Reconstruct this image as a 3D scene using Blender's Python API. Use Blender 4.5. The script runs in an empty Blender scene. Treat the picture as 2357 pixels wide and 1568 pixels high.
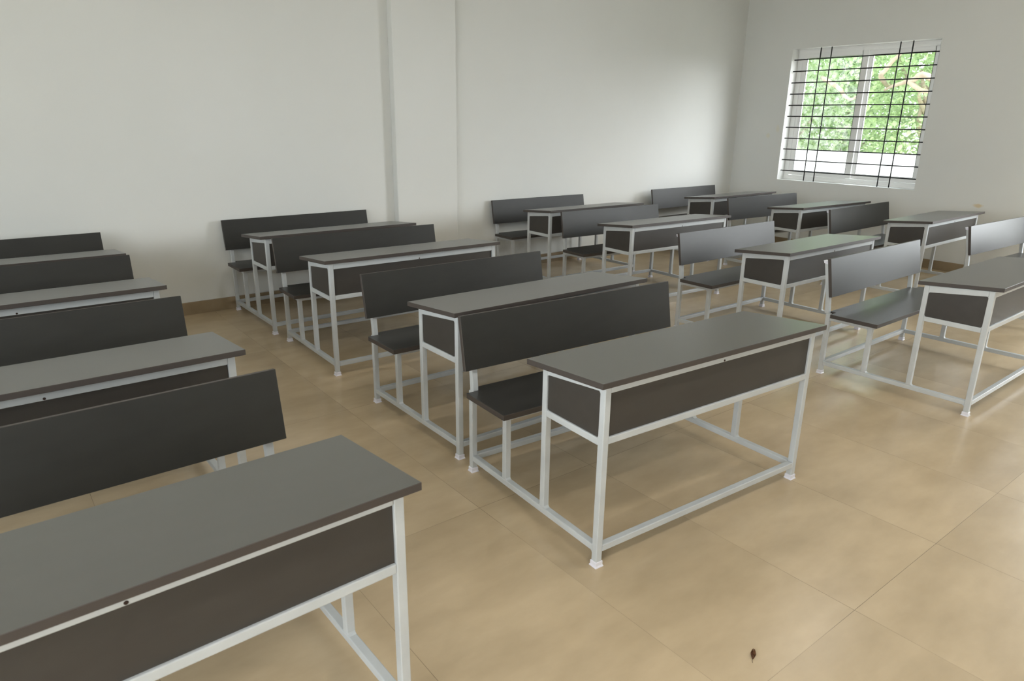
import bpy, bmesh, math, random
from mathutils import Vector, Matrix

random.seed(7)
S = bpy.context.scene
COL = S.collection
PI = math.pi

# ------------------------------------------------------------------ camera
cd = bpy.data.cameras.new('camera')
cam = bpy.data.objects.new('camera', cd)
COL.objects.link(cam)
cd.sensor_fit = 'HORIZONTAL'
cd.sensor_width = 36.0
cd.lens = 36.0 * 1589.38 / 2357.0
cd.clip_start = 0.05
cd.clip_end = 300
cam.location = (-1.6557, -2.3915, 1.591)
cam.rotation_euler = (math.radians(72.2465), math.radians(-0.677), math.radians(-37.856))
cd.dof.use_dof = True
cd.dof.focus_distance = 4.2
cd.dof.aperture_fstop = 7.0
S.camera = cam

# ------------------------------------------------------------------ colour management
S.view_settings.view_transform = 'Standard'
S.view_settings.look = 'None'
S.view_settings.gamma = 1.0
S.view_settings.use_curve_mapping = False
S.view_settings.exposure = 0.14
S.cycles.use_denoising = True
S.cycles.max_bounces = 10
S.cycles.diffuse_bounces = 7
S.cycles.glossy_bounces = 4
S.cycles.transparent_max_bounces = 12
S.cycles.sample_clamp_indirect = 6.0
S.cycles.caustics_reflective = False
S.cycles.caustics_refractive = False

# ------------------------------------------------------------------ room dimensions
WX = 7.03        # right wall (with the window)
LX = -4.3        # left wall
WY = 3.668       # back wall
FY = -4.4        # wall behind the camera
CZ = 3.45        # ceiling
TH = 0.24        # wall thickness

# ------------------------------------------------------------------ daylight
wd = bpy.data.worlds.new('sky')
S.world = wd
wd.use_nodes = True
nt = wd.node_tree
nt.nodes.clear()
out = nt.nodes.new('ShaderNodeOutputWorld')
bg = nt.nodes.new('ShaderNodeBackground')
tc = nt.nodes.new('ShaderNodeTexCoord')
sep = nt.nodes.new('ShaderNodeSeparateXYZ')
ramp = nt.nodes.new('ShaderNodeValToRGB')
ramp.color_ramp.elements[0].position = 0.0
ramp.color_ramp.elements[0].color = (0.92, 0.97, 1.0, 1)
ramp.color_ramp.elements[1].position = 1.0
ramp.color_ramp.elements[1].color = (0.72, 0.86, 1.0, 1)
nt.links.new(tc.outputs['Generated'], sep.inputs[0])
nt.links.new(sep.outputs['Z'], ramp.inputs[0])
nt.links.new(ramp.outputs[0], bg.inputs['Color'])
bg.inputs['Strength'].default_value = 3.2
nt.links.new(bg.outputs[0], out.inputs['Surface'])

sd = bpy.data.lights.new('sun', 'SUN')
sun = bpy.data.objects.new('sun', sd)
COL.objects.link(sun)
sd.energy = 4.0
sd.angle = math.radians(2.0)
sd.color = (1.0, 0.95, 0.86)
sun.location = (0, 0, 12)
sun.rotation_euler = Vector((0.30, -0.62, -1.0)).to_track_quat('-Z', 'Y').to_euler()

# window openings: (wall, a0, a1, z0, z1); 'R' / 'L' walls run along y
OPEN = {
    'R': [(1.180, 2.943, 0.867, 2.491), (-3.0, -0.70, 0.60, 2.60)],
    'L': [(-4.0, -2.3, 0.02, 2.70), (-1.6, 0.6, 0.80, 2.60), (1.5, 3.1, 0.80, 2.60)],
    'F': [],
}
def daylight(x, y0, y1, z0, z1, sgn, power, colr=(0.93, 0.95, 1.0), tilt=-0.45):
    # soft sky light filling one opening, lying just outside it
    d = bpy.data.lights.new('daylight', 'AREA')
    o = bpy.data.objects.new('daylight', d)
    COL.objects.link(o)
    d.shape = 'RECTANGLE'
    d.size = y1 - y0
    d.size_y = z1 - z0
    d.energy = power
    d.color = colr
    o.location = (x, (y0 + y1) / 2, (z0 + z1) / 2)
    o.rotation_euler = Vector((sgn, 0, tilt)).to_track_quat('-Z', 'Z').to_euler()
daylight(WX + TH + 0.45, -3.3, -0.4, 0.6, 3.1, -1, 330)
daylight(LX - TH - 0.40, -4.2, -2.1, 0.2, 3.0, 1, 300, tilt=-0.6)
daylight(LX - TH - 0.40, -1.8, 0.8, 0.8, 3.0, 1, 120)
daylight(LX - TH - 0.40, 1.3, 3.3, 0.8, 3.0, 1, 35)

# unseen ceiling fill lights, added to brighten the floor and desks from above
for (lx, ly, lp) in ((0.4, 0.2, 9), (4.2, 0.2, 7), (-1.0, -2.4, 16), (2.0, -2.4, 20)):
    d = bpy.data.lights.new('ceiling_fill', 'AREA')
    o = bpy.data.objects.new('ceiling_fill', d)
    COL.objects.link(o)
    d.shape = 'RECTANGLE'
    d.size = 1.2
    d.size_y = 0.10
    d.energy = lp
    d.color = (1.0, 0.97, 0.91)
    o.location = (lx, ly, CZ - 0.08)
hd = bpy.data.lights.new('hazy_sky', 'SUN')
haze = bpy.data.objects.new('hazy_sky', hd)
COL.objects.link(haze)
hd.energy = 14.0
hd.angle = math.radians(65)
hd.color = (0.97, 0.96, 1.0)
haze.location = (12, 0, 9)
haze.rotation_euler = Vector((-0.58, 0.72, -0.50)).to_track_quat('-Z', 'Y').to_euler()

# ------------------------------------------------------------------ material helpers
def mat(name, base, rough=0.5, spec=0.5, metal=0.0):
    m = bpy.data.materials.new(name)
    m.use_nodes = True
    b = m.node_tree.nodes['Principled BSDF']
    b.inputs['Base Color'].default_value = (*base, 1)
    b.inputs['Roughness'].default_value = rough
    b.inputs['Specular IOR Level'].default_value = spec
    b.inputs['Metallic'].default_value = metal
    return m, m.node_tree, b

def nd(t, typ, **kw):
    n = t.nodes.new(typ)
    for k, v in kw.items():
        setattr(n, k, v)
    return n

def noise_mix(t, b, c1, c2, scale, detail=4, coord='Object', vscale=None, lo=0.35, hi=0.65, rough=0.55):
    tc = nd(t, 'ShaderNodeTexCoord')
    src = tc.outputs[coord]
    if vscale:
        mp = nd(t, 'ShaderNodeMapping')
        mp.inputs['Scale'].default_value = vscale
        t.links.new(src, mp.inputs[0]); src = mp.outputs[0]
    n = nd(t, 'ShaderNodeTexNoise')
    n.inputs['Scale'].default_value = scale
    n.inputs['Detail'].default_value = detail
    n.inputs['Roughness'].default_value = rough
    t.links.new(src, n.inputs['Vector'])
    r = nd(t, 'ShaderNodeValToRGB')
    r.color_ramp.elements[0].position = lo; r.color_ramp.elements[0].color = (*c1, 1)
    r.color_ramp.elements[1].position = hi; r.color_ramp.elements[1].color = (*c2, 1)
    t.links.new(n.outputs[0], r.inputs[0])
    if b is not None:
        t.links.new(r.outputs[0], b.inputs['Base Color'])
    return src, n, r

def bump(t, b, src, scale, strength, dist=0.001, detail=3):
    n = nd(t, 'ShaderNodeTexNoise')
    n.inputs['Scale'].default_value = scale
    n.inputs['Detail'].default_value = detail
    t.links.new(src, n.inputs['Vector'])
    bp = nd(t, 'ShaderNodeBump')
    bp.inputs['Strength'].default_value = strength
    bp.inputs['Distance'].default_value = dist
    t.links.new(n.outputs[0], bp.inputs['Height'])
    t.links.new(bp.outputs[0], b.inputs['Normal'])

# dark laminate board
def board(name, c1, c2, rough, spec=0.42):
    m, t, b = mat(name, c1, rough, spec)
    src, n, r = noise_mix(t, b, c1, c2, 6.0, 5, vscale=(1, 3, 3), lo=0.3, hi=0.7)
    bump(t, b, src, 420, 0.12, 0.0006, 2)
    mr = nd(t, 'ShaderNodeMapRange')
    mr.inputs['To Min'].default_value = rough - 0.02
    mr.inputs['To Max'].default_value = rough + 0.02
    t.links.new(n.outputs[0], mr.inputs[0]); t.links.new(mr.outputs[0], b.inputs['Roughness'])
    return m
M_TOP = board('dark_laminate_top', (0.094, 0.092, 0.083), (0.104, 0.101, 0.092), 0.30, 0.6)
M_BOARD = board('dark_laminate_board', (0.023, 0.0225, 0.0205), (0.028, 0.0275, 0.025), 0.47, 0.33)
M_PANEL = board('dark_laminate_panel_lit', (0.043, 0.038, 0.034), (0.050, 0.045, 0.040), 0.45)  # warm light reflected off the floor is put into the panel colour
M_SEAT = board('dark_laminate_seat', (0.030, 0.029, 0.0265), (0.037, 0.0355, 0.033), 0.31, 0.5)
M_EDGE = mat('brown_grey_edge_band', (0.058, 0.048, 0.043), 0.5, 0.4)[0]

# light grey painted steel tube
M_STEEL, t, b = mat('light_grey_painted_steel', (0.57, 0.59, 0.60), 0.36, 0.5)
src, n, r = noise_mix(t, b, (0.47, 0.492, 0.505), (0.525, 0.547, 0.56), 9, 4, lo=0.3, hi=0.7)
bump(t, b, src, 60, 0.10, 0.002, 3)
M_CAP = mat('milky_plastic', (0.72, 0.71, 0.78), 0.35, 0.5)[0]
M_CAP.node_tree.nodes['Principled BSDF'].inputs['Subsurface Weight'].default_value = 0.2
M_CAP.node_tree.nodes['Principled BSDF'].inputs['Subsurface Radius'].default_value = (0.01, 0.01, 0.01)
M_HOLE = mat('dark_rust_brown', (0.035, 0.018, 0.012), 0.7, 0.3)[0]  # rust tint, darkened to stand for the shade inside the rail hole
M_BAR = mat('black_painted_iron', (0.006, 0.006, 0.006), 0.5, 0.3)[0]
M_ALU = mat('white_window_profile', (0.90, 0.90, 0.89), 0.4, 0.5)[0]
M_GASKET = mat('dark_gasket', (0.08, 0.08, 0.085), 0.6, 0.3)[0]

# plastered walls, with faint unevenness and a few brown stains
def wall_material(name, stains=()):
    m, t, b = mat(name, (0.78, 0.78, 0.74), 0.7, 0.25)
    src, n, r = noise_mix(t, None, (0.675, 0.678, 0.655), (0.700, 0.704, 0.685), 0.9, 3, lo=0.3, hi=0.7)
    col = r.outputs[0]
    geo = nd(t, 'ShaderNodeNewGeometry')
    nz = nd(t, 'ShaderNodeTexNoise'); nz.inputs['Scale'].default_value = 18; nz.inputs['Detail'].default_value = 3
    t.links.new(geo.outputs['Position'], nz.inputs['Vector'])
    for (cx, cy, cz, sx, sy, sz, colr, amt) in stains:
        mp = nd(t, 'ShaderNodeVectorMath', operation='SUBTRACT'); mp.inputs[1].default_value = (cx, cy, cz)
        t.links.new(geo.outputs['Position'], mp.inputs[0])
        ml = nd(t, 'ShaderNodeVectorMath', operation='MULTIPLY'); ml.inputs[1].default_value = (1 / sx, 1 / sy, 1 / sz)
        t.links.new(mp.outputs[0], ml.inputs[0])
        ln = nd(t, 'ShaderNodeVectorMath', operation='LENGTH'); t.links.new(ml.outputs[0], ln.inputs[0])
        ad = nd(t, 'ShaderNodeMath', operation='ADD'); t.links.new(ln.outputs['Value'], ad.inputs[0])
        nm = nd(t, 'ShaderNodeMath', operation='MULTIPLY'); nm.inputs[1].default_value = 1.6
        t.links.new(nz.outputs[0], nm.inputs[0]); t.links.new(nm.outputs[0], ad.inputs[1])
        mr = nd(t, 'ShaderNodeMapRange')
        mr.inputs['From Min'].default_value = 1.25; mr.inputs['From Max'].default_value = 1.9
        mr.inputs['To Min'].default_value = amt; mr.inputs['To Max'].default_value = 0
        t.links.new(ad.outputs[0], mr.inputs[0])
        mx = nd(t, 'ShaderNodeMix', data_type='RGBA'); mx.inputs['B'].default_value = (*colr, 1)
        t.links.new(mr.outputs[0], mx.inputs['Factor']); t.links.new(col, mx.inputs['A'])
        col = mx.outputs['Result']
    t.links.new(col, b.inputs['Base Color'])
    bump(t, b, src, 3.0, 0.25, 0.01, 4)
    return m
OCH = (0.62, 0.48, 0.26)
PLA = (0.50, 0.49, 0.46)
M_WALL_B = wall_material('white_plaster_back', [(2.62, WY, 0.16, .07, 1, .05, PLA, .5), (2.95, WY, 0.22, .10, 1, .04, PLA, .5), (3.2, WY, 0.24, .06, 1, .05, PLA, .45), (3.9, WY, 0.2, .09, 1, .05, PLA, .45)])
M_WALL_R = wall_material('white_plaster_right', [(WX, 0.49, 0.755, 1, .065, .022, OCH, .75), (WX, 3.15, 1.42, 1, .03, .04, (0.70, 0.66, 0.52), .6), (WX, 3.02, 1.52, 1, .025, .06, (0.70, 0.66, 0.52), .5)])
M_WALL = wall_material('white_plaster')
M_CEIL = mat('white_ceiling_paint', (0.68, 0.675, 0.64), 0.8, 0.2)[0]

# beige vitrified floor tiles: grid 0.6525 x 1.305, joints through x = 0.5, y = -1.565
M_FLOOR, t, b = mat('beige_floor_tiles', (0.45, 0.36, 0.24), 0.245, 0.5)
geo = nd(t, 'ShaderNodeNewGeometry')
sp = nd(t, 'ShaderNodeSeparateXYZ'); t.links.new(geo.outputs['Position'], sp.inputs[0])
def joint(axis, off, size, half):
    a = nd(t, 'ShaderNodeMath', operation='SUBTRACT'); a.inputs[1].default_value = off
    t.links.new(sp.outputs[axis], a.inputs[0])
    d = nd(t, 'ShaderNodeMath', operation='DIVIDE'); d.inputs[1].default_value = size
    t.links.new(a.outputs[0], d.inputs[0])
    f = nd(t, 'ShaderNodeMath', operation='FLOOR'); t.links.new(d.outputs[0], f.inputs[0])
    fr = nd(t, 'ShaderNodeMath', operation='FRACT'); t.links.new(d.outputs[0], fr.inputs[0])
    s_ = nd(t, 'ShaderNodeMath', operation='SUBTRACT'); s_.inputs[1].default_value = 0.5
    t.links.new(fr.outputs[0], s_.inputs[0])
    ab = nd(t, 'ShaderNodeMath', operation='ABSOLUTE'); t.links.new(s_.outputs[0], ab.inputs[0])
    g = nd(t, 'ShaderNodeMath', operation='GREATER_THAN'); g.inputs[1].default_value = 0.5 - half / size
    t.links.new(ab.outputs[0], g.inputs[0])
    return f.outputs[0], g.outputs[0]
fx, gx = joint('X', 0.500, 0.6525, 0.0007)
fy, gy = joint('Y', -1.565, 1.305, 0.0007)
cmb = nd(t, 'ShaderNodeCombineXYZ'); t.links.new(fx, cmb.inputs[0]); t.links.new(fy, cmb.inputs[1])
wn = nd(t, 'ShaderNodeTexWhiteNoise', noise_dimensions='3D'); t.links.new(cmb.outputs[0], wn.inputs['Vector'])
offv = nd(t, 'ShaderNodeVectorMath', operation='SCALE'); offv.inputs['Scale'].default_value = 20
t.links.new(wn.outputs['Color'], offv.inputs[0])
pv = nd(t, 'ShaderNodeVectorMath', operation='ADD')
t.links.new(geo.outputs['Position'], pv.inputs[0]); t.links.new(offv.outputs[0], pv.inputs[1])
mp = nd(t, 'ShaderNodeMapping'); mp.inputs['Scale'].default_value = (1.0, 2.2, 1.0)
t.links.new(pv.outputs[0], mp.inputs[0])
n1 = nd(t, 'ShaderNodeTexNoise'); n1.inputs['Scale'].default_value = 2.6; n1.inputs['Detail'].default_value = 7; n1.inputs['Roughness'].default_value = 0.56
t.links.new(mp.outputs[0], n1.inputs['Vector'])
cr = nd(t, 'ShaderNodeValToRGB')
cr.color_ramp.elements[0].position = 0.20; cr.color_ramp.elements[0].color = (0.43, 0.33, 0.210, 1)
cr.color_ramp.elements[1].position = 0.80; cr.color_ramp.elements[1].color = (0.58, 0.455, 0.30, 1)
t.links.new(n1.outputs[0], cr.inputs[0])
# per-tile tone
tone = nd(t, 'ShaderNodeMapRange'); tone.inputs['To Min'].default_value = 0.95; tone.inputs['To Max'].default_value = 1.05
t.links.new(wn.outputs['Value'], tone.inputs[0])
tn = nd(t, 'ShaderNodeVectorMath', operation='SCALE'); t.links.new(cr.outputs[0], tn.inputs[0]); t.links.new(tone.outputs[0], tn.inputs['Scale'])
jm = nd(t, 'ShaderNodeMath', operation='MAXIMUM'); t.links.new(gx, jm.inputs[0]); t.links.new(gy, jm.inputs[1])
# joints vary: partly filled with dirt
nj = nd(t, 'ShaderNodeTexNoise'); nj.inputs['Scale'].default_value = 1.7; nj.inputs['Detail'].default_value = 2
t.links.new(geo.outputs['Position'], nj.inputs['Vector'])
jr = nd(t, 'ShaderNodeMapRange'); jr.inputs['From Min'].default_value = 0.35; jr.inputs['From Max'].default_value = 0.6
jr.inputs['To Min'].default_value = 0.25; jr.inputs['To Max'].default_value = 0.85
t.links.new(nj.outputs[0], jr.inputs[0])
jf = nd(t, 'ShaderNodeMath', operation='MULTIPLY'); t.links.new(jm.outputs[0], jf.inputs[0]); t.links.new(jr.outputs[0], jf.inputs[1])
mx = nd(t, 'ShaderNodeMix', data_type='RGBA'); mx.inputs['B'].default_value = (0.10, 0.075, 0.05, 1)
t.links.new(jf.outputs[0], mx.inputs['Factor']); t.links.new(tn.outputs[0], mx.inputs['A'])
# tiny dark specks of dirt
vo = nd(t, 'ShaderNodeTexVoronoi'); vo.inputs['Scale'].default_value = 3.2
t.links.new(geo.outputs['Position'], vo.inputs['Vector'])
sl = nd(t, 'ShaderNodeMath', operation='LESS_THAN'); sl.inputs[1].default_value = 0.012
t.links.new(vo.outputs['Distance'], sl.inputs[0])
mx2 = nd(t, 'ShaderNodeMix', data_type='RGBA'); mx2.inputs['B'].default_value = (0.13, 0.09, 0.06, 1)
t.links.new(sl.outputs[0], mx2.inputs['Factor']); t.links.new(mx.outputs['Result'], mx2.inputs['A'])
t.links.new(mx2.outputs['Result'], b.inputs['Base Color'])
bj = nd(t, 'ShaderNodeBump'); bj.inputs['Strength'].default_value = 0.5; bj.inputs['Distance'].default_value = -0.001
t.links.new(jm.outputs[0], bj.inputs['Height']); t.links.new(bj.outputs[0], b.inputs['Normal'])

M_BASE, t, b = mat('tan_skirting_tile', (0.27, 0.20, 0.12), 0.35, 0.5)
noise_mix(t, b, (0.25, 0.185, 0.11), (0.34, 0.26, 0.165), 3.5, 6, lo=0.36, hi=0.64)

# clear and dusty window glass
def glass(name, dirt):
    m = bpy.data.materials.new(name); m.use_nodes = True
    t = m.node_tree; t.nodes.clear()
    o = nd(t, 'ShaderNodeOutputMaterial')
    tr = nd(t, 'ShaderNodeBsdfTransparent'); tr.inputs[0].default_value = (0.95, 0.97, 0.96, 1)
    gl = nd(t, 'ShaderNodeBsdfGlossy'); gl.inputs['Roughness'].default_value = 0.02
    lw = nd(t, 'ShaderNodeLayerWeight'); lw.inputs['Blend'].default_value = 0.5
    pw = nd(t, 'ShaderNodeMath', operation='POWER'); pw.inputs[1].default_value = 5.0
    t.links.new(lw.outputs['Facing'], pw.inputs[0])
    fr = nd(t, 'ShaderNodeMapRange'); fr.inputs['To Min'].default_value = 0.03; fr.inputs['To Max'].default_value = 0.8
    t.links.new(pw.outputs[0], fr.inputs[0])
    mx = nd(t, 'ShaderNodeMixShader')
    t.links.new(fr.outputs[0], mx.inputs[0]); t.links.new(tr.outputs[0], mx.inputs[1]); t.links.new(gl.outputs[0], mx.inputs[2])
    df = nd(t, 'ShaderNodeBsdfTranslucent'); df.inputs[0].default_value = (0.85, 0.87, 0.84, 1)
    tc = nd(t, 'ShaderNodeTexCoord')
    n = nd(t, 'ShaderNodeTexNoise'); n.inputs['Scale'].default_value = 14; n.inputs['Detail'].default_value = 6; n.inputs['Roughness'].default_value = 0.75
    t.links.new(tc.outputs['Object'], n.inputs['Vector'])
    mr = nd(t, 'ShaderNodeMapRange'); mr.inputs['From Min'].default_value = 0.42; mr.inputs['From Max'].default_value = 0.75
    mr.inputs['To Min'].default_value = 0.0; mr.inputs['To Max'].default_value = dirt
    t.links.new(n.outputs[0], mr.inputs[0])
    m2 = nd(t, 'ShaderNodeMixShader')
    t.links.new(mr.outputs[0], m2.inputs[0]); t.links.new(mx.outputs[0], m2.inputs[1]); t.links.new(df.outputs[0], m2.inputs[2])
    t.links.new(m2.outputs[0], o.inputs[0])
    return m
M_GLASS = glass('clear_window_glass', 0.02)
M_GLASS_D = glass('dusty_window_glass', 0.12)

# ------------------------------------------------------------------ mesh helpers
def new_obj(name, bm, m, parent=None, smooth=False):
    me = bpy.data.meshes.new(name)
    bmesh.ops.recalc_face_normals(bm, faces=bm.faces)
    bm.to_mesh(me); bm.free()
    ms = m if isinstance(m, (list, tuple)) else [m]
    for x in ms:
        me.materials.append(x)
    if smooth:
        for p in me.polygons:
            p.use_smooth = True
    o = bpy.data.objects.new(name, me)
    COL.objects.link(o)
    if parent:
        o.parent = parent
    return o

def add_box(bm, x0, x1, y0, y1, z0, z1, mi=0):
    v = [bm.verts.new(p) for p in ((x0, y0, z0), (x1, y0, z0), (x1, y1, z0), (x0, y1, z0), (x0, y0, z1), (x1, y0, z1), (x1, y1, z1), (x0, y1, z1))]
    for f in ((0, 3, 2, 1), (4, 5, 6, 7), (0, 1, 5, 4), (1, 2, 6, 5), (2, 3, 7, 6), (3, 0, 4, 7)):
        bm.faces.new([v[i] for i in f]).material_index = mi

def bevel(bm, r, seg=2):
    bmesh.ops.remove_doubles(bm, verts=bm.verts, dist=1e-6)
    bmesh.ops.bevel(bm, geom=list(bm.edges), offset=r, segments=seg, profile=0.5, affect='EDGES')

def box(name, x0, x1, y0, y1, z0, z1, m, parent=None, r=0.0, seg=2):
    bm = bmesh.new()
    add_box(bm, x0, x1, y0, y1, z0, z1)
    if r:
        bevel(bm, r, seg)
    return new_obj(name, bm, m, parent)

def prism(bm, poly, axis, a0, a1, mi=0):
    """poly: 2-D outline; extruded along axis from a0 to a1 ('x': poly=(y,z); 'z': poly=(x,y))"""
    def P(p, a):
        return (a, p[0], p[1]) if axis == 'x' else (p[0], a, p[1]) if axis == 'y' else (p[0], p[1], a)
    A = [bm.verts.new(P(p, a0)) for p in poly]
    B = [bm.verts.new(P(p, a1)) for p in poly]
    n = len(poly)
    bm.faces.new(A).material_index = mi
    bm.faces.new(list(reversed(B))).material_index = mi
    for i in range(n):
        bm.faces.new((A[i], B[i], B[(i + 1) % n], A[(i + 1) % n])).material_index = mi

def structure(o):
    o['kind'] = 'structure'
    return o

def empty(name, loc):
    o = bpy.data.objects.new(name, None)
    COL.objects.link(o)
    o.location = loc
    o.empty_display_size = 0.1
    return o

# ------------------------------------------------------------------ the room shell
structure(box('floor', LX - TH, WX + TH, FY - TH, WY + TH, -0.20, 0.0, M_FLOOR))
structure(box('ceiling', LX - TH, WX + TH, FY - TH, WY + TH, CZ, CZ + 0.2, M_CEIL))
structure(box('wall_back', LX - TH, WX + TH, WY, WY + TH, 0.0, CZ, M_WALL_B))

def pierced_wall(name, x0, x1, opens, m, ys=FY, ye=WY, swap=False):
    bm = bmesh.new()
    for (a0, a1, z0, z1) in sorted(opens):
        add_box(bm, x0, x1, ys, a0, 0, CZ)
        add_box(bm, x0, x1, a0, a1, 0, z0)
        add_box(bm, x0, x1, a0, a1, z1, CZ)
        ys = a1
    add_box(bm, x0, x1, ys, ye, 0, CZ)
    if swap:
        for v in bm.verts:
            v.co.x, v.co.y = v.co.y, v.co.x
    bmesh.ops.remove_doubles(bm, verts=bm.verts, dist=1e-5)
    # drop faces shared by two neighbouring blocks
    seen = {}
    for f in list(bm.faces):
        k = tuple(sorted(v.index for v in f.verts)) if False else tuple(sorted((round(v.co.x, 4), round(v.co.y, 4), round(v.co.z, 4)) for v in f.verts))
        seen.setdefault(k, []).append(f)
    dead = [f for fs in seen.values() if len(fs) > 1 for f in fs]
    bmesh.ops.delete(bm, geom=dead, context='FACES')
    return structure(new_obj(name, bm, m))
pierced_wall('wall_right', WX, WX + TH, OPEN['R'], M_WALL_R)
pierced_wall('wall_left', LX - TH, LX, OPEN['L'], M_WALL)
pierced_wall('wall_front', FY - TH, FY, OPEN['F'], M_WALL, LX - TH, WX + TH, True)

# shallow pillar on the back wall
PX0, PX1, PY = 1.616, 2.299, WY - 0.083
structure(box('trim_1', PX0, PX1, PY, WY, 0.0, CZ, M_WALL_B, r=0.006, seg=2))

# tan skirting
BH, BT = 0.104, 0.014
bm = bmesh.new()
add_box(bm, LX, PX0 - BT, WY - BT, WY, 0, BH)
add_box(bm, PX0 - BT, PX0, PY - BT, WY, 0, BH)
add_box(bm, PX0, PX1, PY - BT, PY, 0, BH)
add_box(bm, PX1, PX1 + BT, PY - BT, WY, 0, BH)
add_box(bm, PX1 + BT, WX, WY - BT, WY, 0, BH)
structure(new_obj('baseboard_back', bm, M_BASE))
structure(box('baseboard_right', WX - BT, WX, FY, WY - BT, 0, BH, M_BASE))
structure(box('baseboard_left', LX, LX + BT, FY, WY - BT, 0, BH, M_BASE))
structure(box('baseboard_front', LX + BT, WX - BT, FY, FY + BT, 0, BH, M_BASE))

# ------------------------------------------------------------------ windows
def rect_frame(bm, x0, x1, y0, y1, z0, z1, wy, wz):
    add_box(bm, x0, x1, y0, y0 + wy, z0, z1)
    add_box(bm, x0, x1, y1 - wy, y1, z0, z1)
    add_box(bm, x0, x1, y0 + wy, y1 - wy, z0, z0 + wz)
    add_box(bm, x0, x1, y0 + wy, y1 - wy, z1 - wz, z1)

def window(name, xi, sgn, y0, y1, z0, z1, grille):
    """sliding two-sash window; xi = inner wall face, sgn = outward direction"""
    root = empty(name, (xi + sgn * 0.15, (y0 + y1) / 2, z0))
    root['kind'] = 'structure'
    ox, oy, oz = root.location
    def X(d0, d1):
        a, b_ = sorted((xi + sgn * d0 - ox, xi + sgn * d1 - ox))
        return a, b_
    Y0, Y1, Z0, Z1 = y0 - oy, y1 - oy, 0, z1 - z0
    bm = bmesh.new()
    rect_frame(bm, *X(0.150, 0.225), Y0, Y1, Z0, Z1, 0.062, 0.058)
    # small track lips
    add_box(bm, *X(0.142, 0.150), Y0, Y1, Z0, Z0 + 0.022)
    add_box(bm, *X(0.142, 0.150), Y0, Y1, Z1 - 0.022, Z1)
    bevel(bm, 0.0015, 1)
    new_obj('window_frame', bm, M_ALU, root)
    mid = 2.052 - oy if name == 'window_1' else 0.0
    for k, (a, b_, d) in enumerate(((mid - 0.020, Y1 - 0.062 + 0.01, 0.156), (Y0 + 0.062 - 0.01, mid + 0.008, 0.192))):
        bm = bmesh.new()
        wy = 0.075 if k == 0 else 0.068
        rect_frame(bm, *X(d, d + 0.030), a, b_, Z0 + 0.062, Z1 - 0.058 + 0.006, wy, 0.058)
        bevel(bm, 0.003, 2)
        s = new_obj('window_sash', bm, M_ALU, root)
        p = box('window_pane', *X(d + 0.013, d + 0.017), a + wy - 0.004, b_ - wy + 0.004, Z0 + 0.062 + 0.054, Z1 - 0.052 - 0.054, M_GLASS_D if k == 0 else M_GLASS, s)
        bm = bmesh.new()
        rect_frame(bm, *X(d - 0.0015, d + 0.004), a + wy - 0.001, b_ - wy + 0.001, Z0 + 0.119, Z1 - 0.109, 0.0035, 0.0035)
        new_obj('window_gasket', bm, M_GASKET, s)
    # catch on the left stile
    box('window_latch', *X(0.148, 0.158), Y1 - 0.062 - 0.045, Y1 - 0.062 - 0.020, 0.70, 0.80, M_ALU, root, r=0.003)
    if grille:
        d = xi + sgn * 0.065 - ox
        def bar(a, b_, rad=0.0068):
            bm = bmesh.new()
            A, B = Vector(a), Vector(b_)
            q = (B - A).to_track_quat('Z', 'Y').to_matrix().to_4x4()
            bmesh.ops.create_cone(bm, cap_ends=True, segments=10, radius1=rad, radius2=rad, depth=(B - A).length, matrix=Matrix.Translation((A + B) / 2) @ q)
            new_obj('grille_bar', bm, M_BAR, root, smooth=False)
        for i in range(11):
            z = 0.984 + (2.362 - 0.984) * i / 10 - oz
            bar((d, Y0 - 0.004, z), (d, Y1 + 0.004, z))
        for y in (2.592, 2.453, 1.634, 1.496):
            bar((d - sgn * 0.010, y - oy, Z0 - 0.004), (d - sgn * 0.010, y - oy, Z1 + 0.004))
    return root

window('window_1', WX, 1, *OPEN['R'][0], True)
window('window_2', WX, 1, *OPEN['R'][1], False)
for i, o_ in enumerate(OPEN['L']):
    window('window_%d' % (i + 3), LX, -1, *o_, False)
for i, o_ in enumerate(OPEN['F']):
    # built along y first, then turned a quarter to sit in the front wall
    w_ = window('window_%d' % (i + 6), 0.0, -1, *o_, False)
    w_.rotation_euler = (0, 0, PI / 2)
    w_.location = ((o_[0] + o_[1]) / 2, FY - 0.15, o_[2])

# ------------------------------------------------------------------ the desk-and-bench unit
# local frame: x along the length, -y towards the front of the room (v), z up
L, D, W = 1.2352, 0.8636, 0.028
def vbox(bm, u0, u1, v0, v1, z0, z1):
    add_box(bm, u0, u1, -v1, -v0, z0, z1)
def vb(name, u0, u1, v0, v1, z0, z1, m, parent, r=0.003, seg=2):
    bm = bmesh.new()
    vbox(bm, u0, u1, v0, v1, z0, z1)
    if r:
        bevel(bm, r, seg)
    return new_obj(name, bm, m, parent)

def foot_cap(u0, v0, parent):
    """flared milky plastic shoe around the tube end"""
    bm = bmesh.new()
    lv = [(0.0055, 0.0), (0.0045, 0.004), (0.0025, 0.007), (0.0025, 0.022), (0.0008, 0.0235)]
    rings = []
    for o_, z in lv:
        rings.append([bm.verts.new(p) for p in ((u0 - o_, -(v0 - o_), z), (u0 + W + o_, -(v0 - o_), z), (u0 + W + o_, -(v0 + W + o_), z), (u0 - o_, -(v0 + W + o_), z))])
    bm.faces.new(rings[0]); bm.faces.new(list(reversed(rings[-1])))
    for a, b_ in zip(rings, rings[1:]):
        for i in range(4):
            bm.faces.new((a[i], a[(i + 1) % 4], b_[(i + 1) % 4], b_[i]))
    return new_obj('foot_cap', bm, M_CAP, parent)

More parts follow.
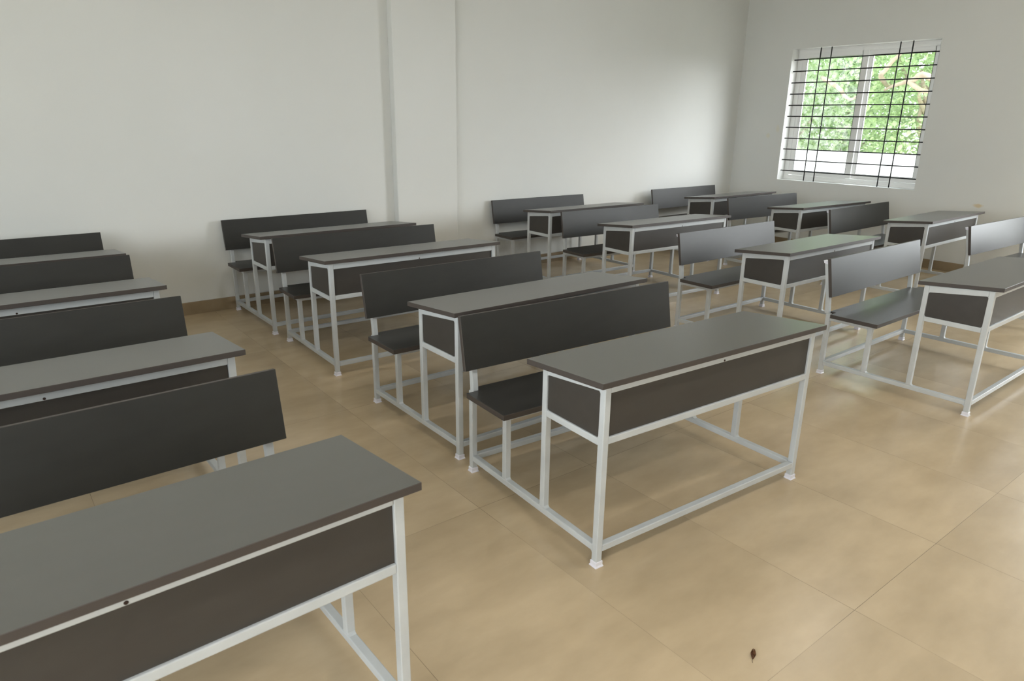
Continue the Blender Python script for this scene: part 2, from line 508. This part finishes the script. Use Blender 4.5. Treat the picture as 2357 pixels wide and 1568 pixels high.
def slab(name, poly, z0, z1, parent, m_face, m_edge):
    """board from an outline in (u, v); big faces material 0, edges material 1"""
    bm = bmesh.new()
    prism(bm, [(u, -v) for u, v in poly], 'z', z0, z1)
    bevel(bm, 0.0012, 1)
    bm.normal_update()
    for f in bm.faces:
        f.material_index = 0 if abs(f.normal.z) > 0.9 else 1
    return new_obj(name, bm, [m_face, m_edge], parent)

T0, T1, TT, SLO = 0.4748, D + 0.0414, 0.0217, 0.0362
def top_z(v):
    return 0.760 - SLO * (T1 - v) / (T1 - T0)

def make_unit():
    root = empty('school_desk_bench', (0, 0, 0))
    PB, PS, PK = 0.508, 0.2345, -0.0415        # v of desk rear leg, seat leg, rear leg
    under = lambda v: top_z(v) - TT - 0.0005
    for side in (0, 1):
        u0 = 0.0 if side == 0 else L - W
        u1 = u0 + W
        # --- legs
        def leg(v0, z0, poly_top):
            bm = bmesh.new()
            prism(bm, [(-(v0 + W), z0), (-v0, z0), (-v0, poly_top(v0)), (-(v0 + W), poly_top(v0 + W))], 'x', u0, u1)
            bevel(bm, 0.003, 2)
            return new_obj('leg', bm, M_STEEL, root)
        lf = leg(D - W, 0.004, under)
        foot_cap(u0, D - W, lf)
        leg(PB, 0.087, under)
        leg(PS, 0.087, lambda v: 0.3955)
        lr = leg(PK, 0.004, lambda v: 0.412)
        foot_cap(u0, PK, lr)
        # --- bent support of the backrest
        f_ = [(-PK - W, 0.412), (-PK - W, 0.424), (0.0235, 0.530), (0.0605, 0.736)]
        b_ = [(0.0605 + W, 0.742), (0.0235 + W, 0.532), (-PK, 0.424), (-PK, 0.412)]
        bm = bmesh.new()
        prism(bm, f_ + b_, 'x', u0, u1)
        bevel(bm, 0.0028, 2)
        sp_ = new_obj('back_support', bm, M_STEEL, root)
        bm = bmesh.new()
        add_box(bm, u0 - 0.002, u1 + 0.002, 0.0605 - 0.0, 0.0605 + W + 0.003, 0.728, 0.746)
        for v in bm.verts:
            v.co.z += (v.co.y - 0.0605) * 0.18
            v.co.y += (v.co.z - 0.737) * 0.18
        add_box(bm, u0 - 0.005, u1 + 0.005, 0.0625, 0.0605 + W + 0.006, 0.7455, 0.751)
        new_obj('post_cap', bm, M_CAP, sp_)
        # --- end rails
        vb('foot_rail', u0, u1, PK + W, D - W, 0.061, 0.088, M_STEEL, root)
        vb('seat_rail', u0, u1, PK + W, PS, 0.368, 0.3955, M_STEEL, root)
        bm = bmesh.new()
        prism(bm, [(-(D - W), 0.7000), (-(PB + W), 0.666), (-(PB + W), under(PB + W)), (-(D - W), under(D - W))], 'x', u0, u1)
        bevel(bm, 0.003, 2)
        new_obj('desk_rail', bm, M_STEEL, root)
        vb('desk_rail', u0, u1, PB + W, D - W, 0.494, 0.522, M_STEEL, root)
        # --- dark end panel
        pu0, pu1 = (u0 + 0.007, u0 + 0.017) if side == 0 else (u1 - 0.017, u1 - 0.007)
        bm = bmesh.new()
        prism(bm, [(-(D - W - 0.001), 0.521), (-(PB + W + 0.001), 0.521), (-(PB + W + 0.001), 0.668), (-(D - W - 0.001), 0.702)], 'x', pu0, pu1)
        new_obj('end_panel', bm, M_PANEL, root)
        # weld fillets where rails meet the legs
        for (vv, zz, sv, sz) in ((D - W, 0.7000, -1, -1), (D - W, 0.522, -1, 1), (PB + W, 0.522, 1, 1), (PB + W, 0.667, 1, -1), (D - W, 0.061, -1, -1), (PS, 0.368, -1, -1), (PK + W, 0.368, 1, -1), (PB, 0.088, -1, 1), (PB + W, 0.088, 1, 1), (PS + W, 0.088, 1, 1), (PS, 0.088, -1, 1)):
            c = 0.0085
            bm = bmesh.new()
            prism(bm, [(-vv, zz), (-(vv + sv * c), zz), (-(vv + sv * c * .35), zz + sz * c * .35), (-vv, zz + sz * c)], 'x', u0 + 0.0015, u1 - 0.0015)
            new_obj('weld_bead', bm, M_STEEL, root)
    a, c = W, L - W
    # --- long rails
    vb('stretcher', a, c, D - W, D, 0.061, 0.0885, M_STEEL, root)
    vb('stretcher', a, c, PK, PK + W, 0.061, 0.0885, M_STEEL, root)
    tr_ = vb('desk_rail', a, c, D - W, D - 0.0005, 0.696, 0.7335, M_STEEL, root)
    vb('desk_rail', a, c, D - W, D - 0.0005, 0.501, 0.5285, M_STEEL, root)
    vb('desk_rail', a, c, PB, PB + W, 0.494, 0.5215, M_STEEL, root)
    vb('desk_rail', a, c, PB, PB + W, 0.678, under(PB) - 0.001, M_STEEL, root)
    vb('seat_rail', a, c, PS, PS + W, 0.368, 0.3955, M_STEEL, root)
    vb('seat_rail', a, c, PK, PK + W, 0.368, 0.3955, M_STEEL, root)
    # dark rusty disc painting a hole's shade, middle of the top front rail
    bm = bmesh.new()
    bmesh.ops.create_cone(bm, cap_ends=True, segments=14, radius1=0.0048, radius2=0.0036, depth=0.002, matrix=Matrix.Translation((L / 2 + 0.006, -D - 0.0003, 0.7030)) @ Matrix.Rotation(PI / 2, 4, 'X'))
    new_obj('bolt_hole', bm, M_HOLE, tr_)
    # --- boards
    vb('front_panel', a + 0.001, c - 0.001, D - 0.020, D - 0.009, 0.520, 0.702, M_PANEL, root, r=0)
    slab('book_shelf', [(a, PB + 0.002), (c, PB + 0.002), (c, D - W), (a, D - W)], 0.5225, 0.5325, root, M_BOARD, M_BOARD)
    bm = bmesh.new()
    e = 0.0299
    prism(bm, [(-T1, 0.760 - TT), (-T0, 0.760 - SLO - TT), (-T0, 0.760 - SLO), (-T1, 0.760)], 'x', -e, L + e)
    bevel(bm, 0.0012, 1)
    bm.normal_update()
    for f in bm.faces:
        f.material_index = 0 if abs(f.normal.z) > 0.9 else 1
    new_obj('desktop', bm, [M_TOP, M_EDGE], root)
    s = 0.0426
    q = W + 0.004
    slab('seat', [(-s, 0.0084), (q, 0.0084), (q, -0.034), (L - q, -0.034), (L - q, 0.0084), (L + s, 0.0084), (L + s, 0.307), (-s, 0.307)], 0.3965, 0.4209, root, M_SEAT, M_EDGE)
    eb = 0.0347
    bm = bmesh.new()
    prism(bm, [(-0.0025, 0.5258), (0.0410, 0.7701), (0.0410 + 0.0212, 0.7663), (-0.0025 + 0.0212, 0.5220)], 'x', -eb, L + eb)
    bevel(bm, 0.0012, 1)
    bm.normal_update()
    for f in bm.faces:
        f.material_index = 0 if abs(f.normal.y) > 0.9 else 1
    new_obj('backrest', bm, [M_BOARD, M_EDGE], root)
    return root

def copy_tree(o, parent=None):
    c = o.copy()
    COL.objects.link(c)
    c.parent = parent
    for ch in list(o.children):
        copy_tree(ch, c)
    return c

# column / row: x, y, turn, desktop shift (u, v), backrest shift (u, v), length difference, label
UNITS = [
 ('B1', 0.0000, 0.0000, -0.0552, -0.0226, 0.0000, -0.0139, 0.0114, -0.0031, 'nearest desk-and-bench in the middle column, its whole long front panel in view'),
 ('B2', 0.0281, 1.0227, -0.0058, -0.0163, 0.0039, -0.0115, 0.0105, -0.0210, 'second desk-and-bench of the middle column, right behind the nearest unit backrest'),
 ('B3', 0.0452, 2.4511, -0.0207, -0.0112, -0.0050, -0.0075, -0.0031, 0.0157, 'middle column desk-and-bench one place in front of the one at the wall pillar'),
 ('B4', 0.0157, 3.5600, 0.0050, -0.0187, -0.0050, -0.0075, -0.0004, 0.0085, 'dark desk-and-bench against the back wall, just left of the pillar'),
 ('C4', 2.7948, 3.5600, -0.0160, 0.0008, -0.0003, -0.0124, -0.0018, 0.0042, 'desk-and-bench against the back wall, first one right of the pillar'),
 ('C3', 2.7677, 2.4422, -0.0427, -0.0099, -0.0058, 0.0039, -0.0005, -0.0051, 'desk-and-bench directly in front of the first back-wall one right of the pillar'),
 ('C2', 2.6747, 0.9732, -0.0003, -0.0185, -0.0022, -0.0017, 0.0019, -0.0154, 'desk-and-bench with green sheen on its top, behind the one cut by the right edge'),
 ('C1', 2.6381, -0.2692, 0.0123, 0.0238, -0.0012, 0.0162, -0.0120, 0.0163, 'nearest desk-and-bench on the right, green light on its seat, desktop cut by the right edge'),
 ('D2', 5.1784, 1.1112, 0.0235, -0.0026, 0.0016, 0.0026, -0.0009, 0.0053, 'desk-and-bench nearest the right wall skirting, below the right side of the window'),
 ('D3', 5.1997, 2.3283, -0.0517, 0.0031, -0.0024, -0.0031, 0.0014, -0.0031, 'desk-and-bench whose top mirrors bright light right below the barred window'),
 ('D4', 5.2233, 3.4850, 0.0107, -0.0067, -0.0024, 0.0067, 0.0014, -0.0022, 'farthest desk-and-bench, in the corner between back wall and window wall'),
 ('D1', 5.1024, -0.1799, -0.0281, 0.0, 0.0, 0.0, 0.0, 0.0, 'desk-and-bench cut off by the right edge, only its grey backrest and seat showing'),
 ('A1', -2.1990, -0.2286, 0.0270, -0.0047, 0.0024, 0.0047, -0.0014, 0.0, 'desk-and-bench closest to the camera, large dark desktop filling the lower left corner'),
 ('A2', -2.2025, 1.0498, 0.0093, -0.0032, 0.0082, 0.0032, -0.0049, 0.0, 'second desk-and-bench from the camera in the leftmost column'),
 ('A3', -2.1929, 2.3256, 0.0044, 0.0011, 0.0035, -0.0011, -0.0021, 0.0, 'third desk-and-bench from the camera in the leftmost column'),
 ('A4', -2.1929, 3.3962, 0.0009, 0.0032, -0.0001, -0.0032, 0.0001, 0.0, 'desk-and-bench at the back wall in the leftmost column, cut off by the left edge'),
]
proto = make_unit()
roots = [proto] + [copy_tree(proto) for _ in UNITS[1:]]
for o, (k, x, y, rz, tu, tv, bu, bv, dl, label) in zip(roots, UNITS):
    o.location = (x, y, 0)
    o.rotation_euler = (0, 0, rz)
    o.scale = ((L + dl) / L, 1, 1)
    o['label'] = label
    o['category'] = 'school desk'
    o['group'] = 'dark-topped school desks with attached benches set out in four columns'
    for ch in o.children:
        n = ch.name.split('.')[0]
        if n == 'desktop':
            ch.location = (tu, -tv, SLO * tv / (T1 - T0) * 0)
        elif n == 'backrest':
            ch.location = (bu, -bv, 0)
        elif n == 'back_support':
            ch.location = (0, -bv, 0)

# ------------------------------------------------------------------ dried leaf on the floor
M_LEAF_DRY, t, b = mat('dry_brown_leaf', (0.30, 0.14, 0.06), 0.7, 0.3)
noise_mix(t, b, (0.10, 0.04, 0.02), (0.42, 0.22, 0.11), 60, 3)
bm = bmesh.new()
NL = 9
grid = []
for i in range(NL):
    s = i / (NL - 1)
    hw = 0.0085 * math.sin(PI * min(1, s * 0.92 + 0.06)) ** 0.8
    row = []
    for j in range(5):
        q = (j - 2) / 2
        x = (s - 0.5) * 0.034
        yy = q * hw
        z = 0.0015 + 0.006 * q * q * (0.4 + s) + 0.005 * math.sin(s * 5) ** 2
        row.append(bm.verts.new((x, yy, z)))
    grid.append(row)
for i in range(NL - 1):
    for j in range(4):
        bm.faces.new((grid[i][j], grid[i + 1][j], grid[i + 1][j + 1], grid[i][j + 1]))
bmesh.ops.solidify(bm, geom=list(bm.faces), thickness=0.0006)
leaf = new_obj('dried_leaf', bm, M_LEAF_DRY, smooth=True)
leaf.location = (0.034, -1.478, 0.0)
leaf.rotation_euler = (0, 0, math.radians(30))
leaf['label'] = 'small curled dry brown leaf lying on the beige floor tiles near the front'
leaf['category'] = 'leaf'
bm = bmesh.new()
pts = [Vector((-0.017, 0, 0.0035)), Vector((-0.024, 0.001, 0.002)), Vector((-0.032, -0.001, 0.0012))]
for p, q in zip(pts, pts[1:]):
    m_ = Matrix.Translation((p + q) / 2) @ (q - p).to_track_quat('Z', 'Y').to_matrix().to_4x4()
    bmesh.ops.create_cone(bm, cap_ends=True, segments=6, radius1=0.0007, radius2=0.0006, depth=(q - p).length * 1.05, matrix=m_)
new_obj('leaf_stalk', bm, M_HOLE, leaf)

# ------------------------------------------------------------------ outside the window
M_GROUND, t, b = mat('pale_concrete_yard', (0.55, 0.53, 0.47), 0.9, 0.1)
noise_mix(t, b, (0.50, 0.48, 0.42), (0.60, 0.58, 0.52), 0.8, 4)
g = box('ground', -60, 60, -60, 60, -0.42, -0.35, M_GROUND)
g['kind'] = 'structure'
M_PARA = mat('whitewashed_parapet', (0.80, 0.80, 0.79), 0.8, 0.2)[0]
bm = bmesh.new()
add_box(bm, 13.0, 13.2, -20, 30, -0.35, 0.985)
add_box(bm, 12.96, 13.24, -20, 30, 0.985, 1.03)
pw = new_obj('boundary_wall', bm, M_PARA)
pw['label'] = 'sunlit white boundary wall seen through the lower part of the window'
pw['category'] = 'wall'

def leaf_mat(name, c1, c2):
    m = bpy.data.materials.new(name); m.use_nodes = True
    t = m.node_tree
    b = t.nodes['Principled BSDF']
    b.inputs['Roughness'].default_value = 0.5
    src, n, r = noise_mix(t, b, c1, c2, 1.4, 3, lo=0.35, hi=0.65)
    tr = nd(t, 'ShaderNodeBsdfTranslucent'); t.links.new(r.outputs[0], tr.inputs[0])
    mx = nd(t, 'ShaderNodeMixShader'); mx.inputs[0].default_value = 0.45
    o = t.nodes['Material Output']
    t.links.new(b.outputs[0], mx.inputs[1]); t.links.new(tr.outputs[0], mx.inputs[2]); t.links.new(mx.outputs[0], o.inputs[0])
    return m
M_L1 = leaf_mat('light_green_leaves', (0.30, 0.42, 0.19), (0.54, 0.66, 0.38))
M_L2 = leaf_mat('mid_green_leaves', (0.24, 0.38, 0.17), (0.42, 0.56, 0.28))
M_BARK, t, b = mat('pale_brown_bark', (0.40, 0.30, 0.21), 0.9, 0.2)
noise_mix(t, b, (0.30, 0.235, 0.17), (0.44, 0.36, 0.27), 5, 5)

def tube(bm, pts, rads, seg=9):
    rings = []
    for i, p in enumerate(pts):
        d = (pts[min(i + 1, len(pts) - 1)] - pts[max(i - 1, 0)]).normalized()
        q = d.to_track_quat('Z', 'Y')
        rings.append([bm.verts.new(p + q @ Vector((math.cos(2 * PI * k / seg) * rads[i], math.sin(2 * PI * k / seg) * rads[i], 0))) for k in range(seg)])
    for a, b_ in zip(rings, rings[1:]):
        for k in range(seg):
            bm.faces.new((a[k], a[(k + 1) % seg], b_[(k + 1) % seg], b_[k]))
    bm.faces.new(rings[0]); bm.faces.new(rings[-1])

def branch_path(p, d, length, n, wob, rng):
    pts = [p.copy()]
    d = d.normalized()
    for i in range(n):
        d = (d + Vector((rng.uniform(-wob, wob), rng.uniform(-wob, wob), rng.uniform(-wob * .3, wob)))).normalized()
        p = p + d * (length / n)
        pts.append(p.copy())
    return pts

def tree(x, y, h, spread, nleaf, m, seed, label, ls=0.13):
    rng = random.Random(seed)
    root = empty('tree', (x, y, -0.35))
    bm = bmesh.new()
    tp = branch_path(Vector((0, 0, 0)), Vector((rng.uniform(-.2, .2), rng.uniform(-.2, .2), 1)), h * 0.75, 7, 0.16, rng)
    tube(bm, tp, [0.20 - 0.022 * i for i in range(8)])
    new_obj('trunk', bm, M_BARK, root, smooth=True)
    tips = []
    for k in range(9):
        i = rng.choice([2, 3, 4, 5, 6])
        a = rng.uniform(0, 2 * PI)
        bm = bmesh.new()
        bp = branch_path(tp[i], Vector((math.cos(a), math.sin(a), rng.uniform(0.1, 0.9))), spread * rng.uniform(.55, .85), 6, 0.28, rng)
        r0 = 0.10 - 0.009 * i
        tube(bm, bp, [r0 * (1 - j / 8) + .008 for j in range(7)], 7)
        new_obj('branch', bm, M_BARK, root, smooth=True)
        tips += bp[2:]
    bm = bmesh.new()
    for k in range(nleaf):
        while True:
            v = Vector((rng.uniform(-1, 1), rng.uniform(-1, 1), rng.uniform(-1, 1)))
            if v.x * v.x + v.y * v.y < 1 and v.length < 1.18:
                break
        # leaves gather in clumps
        if math.sin(v.x * 7 + seed) * math.sin(v.y * 7 + 2 * seed) * math.sin(v.z * 8) < -0.25 and rng.random() < .75:
            continue
        p = Vector((v.x * (spread - .12), v.y * (spread - .12), 0.8 + (h - 0.8) * (v.z + 1) / 2))
        s = ls * rng.uniform(.6, 1.2)
        R_ = Matrix.Rotation(rng.uniform(0, 2 * PI), 4, 'Z') @ Matrix.Rotation(rng.gauss(0.5, .5), 4, 'X')
        q = [(-.0, -.5, 0), (.32, -.12, .06), (.26, .28, .05), (0, .55, -.04), (-.26, .28, .05), (-.32, -.12, .06)]
        vs = [bm.verts.new(p + (R_ @ Vector(a_)) * s) for a_ in q]
        bm.faces.new((vs[0], vs[1], vs[2], vs[3]))
        bm.faces.new((vs[0], vs[3], vs[4], vs[5]))
    me = bpy.data.meshes.new('foliage'); bm.to_mesh(me); bm.free()
    me.materials.append(m)
    f = bpy.data.objects.new('foliage', me); COL.objects.link(f); f.parent = root
    root['label'] = label
    root['category'] = 'tree'
    root['group'] = 'green trees outside the window'
    return root
t1 = tree(15.5, 4.55, 5.0, 1.9, 13000, M_L1, 3, 'leafy tree with thick pale branches seen in the right half of the window')
def bough(root, pts, r0, r1):
    bm = bmesh.new()
    P = [Vector(p) - root.location for p in pts]
    # resample the path smoothly
    Q = []
    for i in range(len(P) - 1):
        p0, p1, p2, p3 = P[max(i - 1, 0)], P[i], P[i + 1], P[min(i + 2, len(P) - 1)]
        for k in range(4):
            u = k / 4
            Q.append(0.5 * ((2 * p1) + (p2 - p0) * u + (2 * p0 - 5 * p1 + 4 * p2 - p3) * u * u + (3 * p1 - p0 - 3 * p2 + p3) * u ** 3))
    Q.append(P[-1])
    n = len(Q) - 1
    tube(bm, Q, [r0 + (r1 - r0) * i / n for i in range(n + 1)], 9)
    return new_obj('branch', bm, M_BARK, root, smooth=True)
bough(t1, [(15.4, 3.75, 2.0), (13.71, 4.07, 2.50), (13.69, 4.29, 2.45), (13.71, 4.51, 2.39), (13.75, 4.74, 2.33), (13.9, 4.95, 2.27)], 0.075, 0.02)
bough(t1, [(13.69, 4.40, 2.42), (13.70, 4.23, 2.29), (13.71, 4.07, 2.22), (13.8, 3.80, 2.20)], 0.055, 0.03)
bough(t1, [(14.3, 5.05, 2.35), (13.71, 4.98, 2.53), (13.71, 4.90, 2.65), (13.72, 4.81, 2.80), (13.74, 4.69, 2.93), (13.9, 4.55, 3.15)], 0.055, 0.03)
t2 = tree(15.5, 8.45, 5.0, 1.9, 13000, M_L1, 11, 'light green leafy tree filling the left half of the window')
bough(t2, [(14.6, 6.75, 2.6), (13.75, 5.87, 2.33), (13.72, 5.68, 2.15), (13.72, 5.53, 2.09), (13.75, 5.36, 2.19)], 0.05, 0.02)
tree(20.2, 8.9, 5.6, 1.95, 11000, M_L2, 5, 'darker green tree in the gap behind the two light green ones outside the window', .17)
tree(20.2, 4.95, 5.4, 1.95, 11000, M_L2, 9, 'darker green tree behind the thick pale branches at the far right of the window', .17)
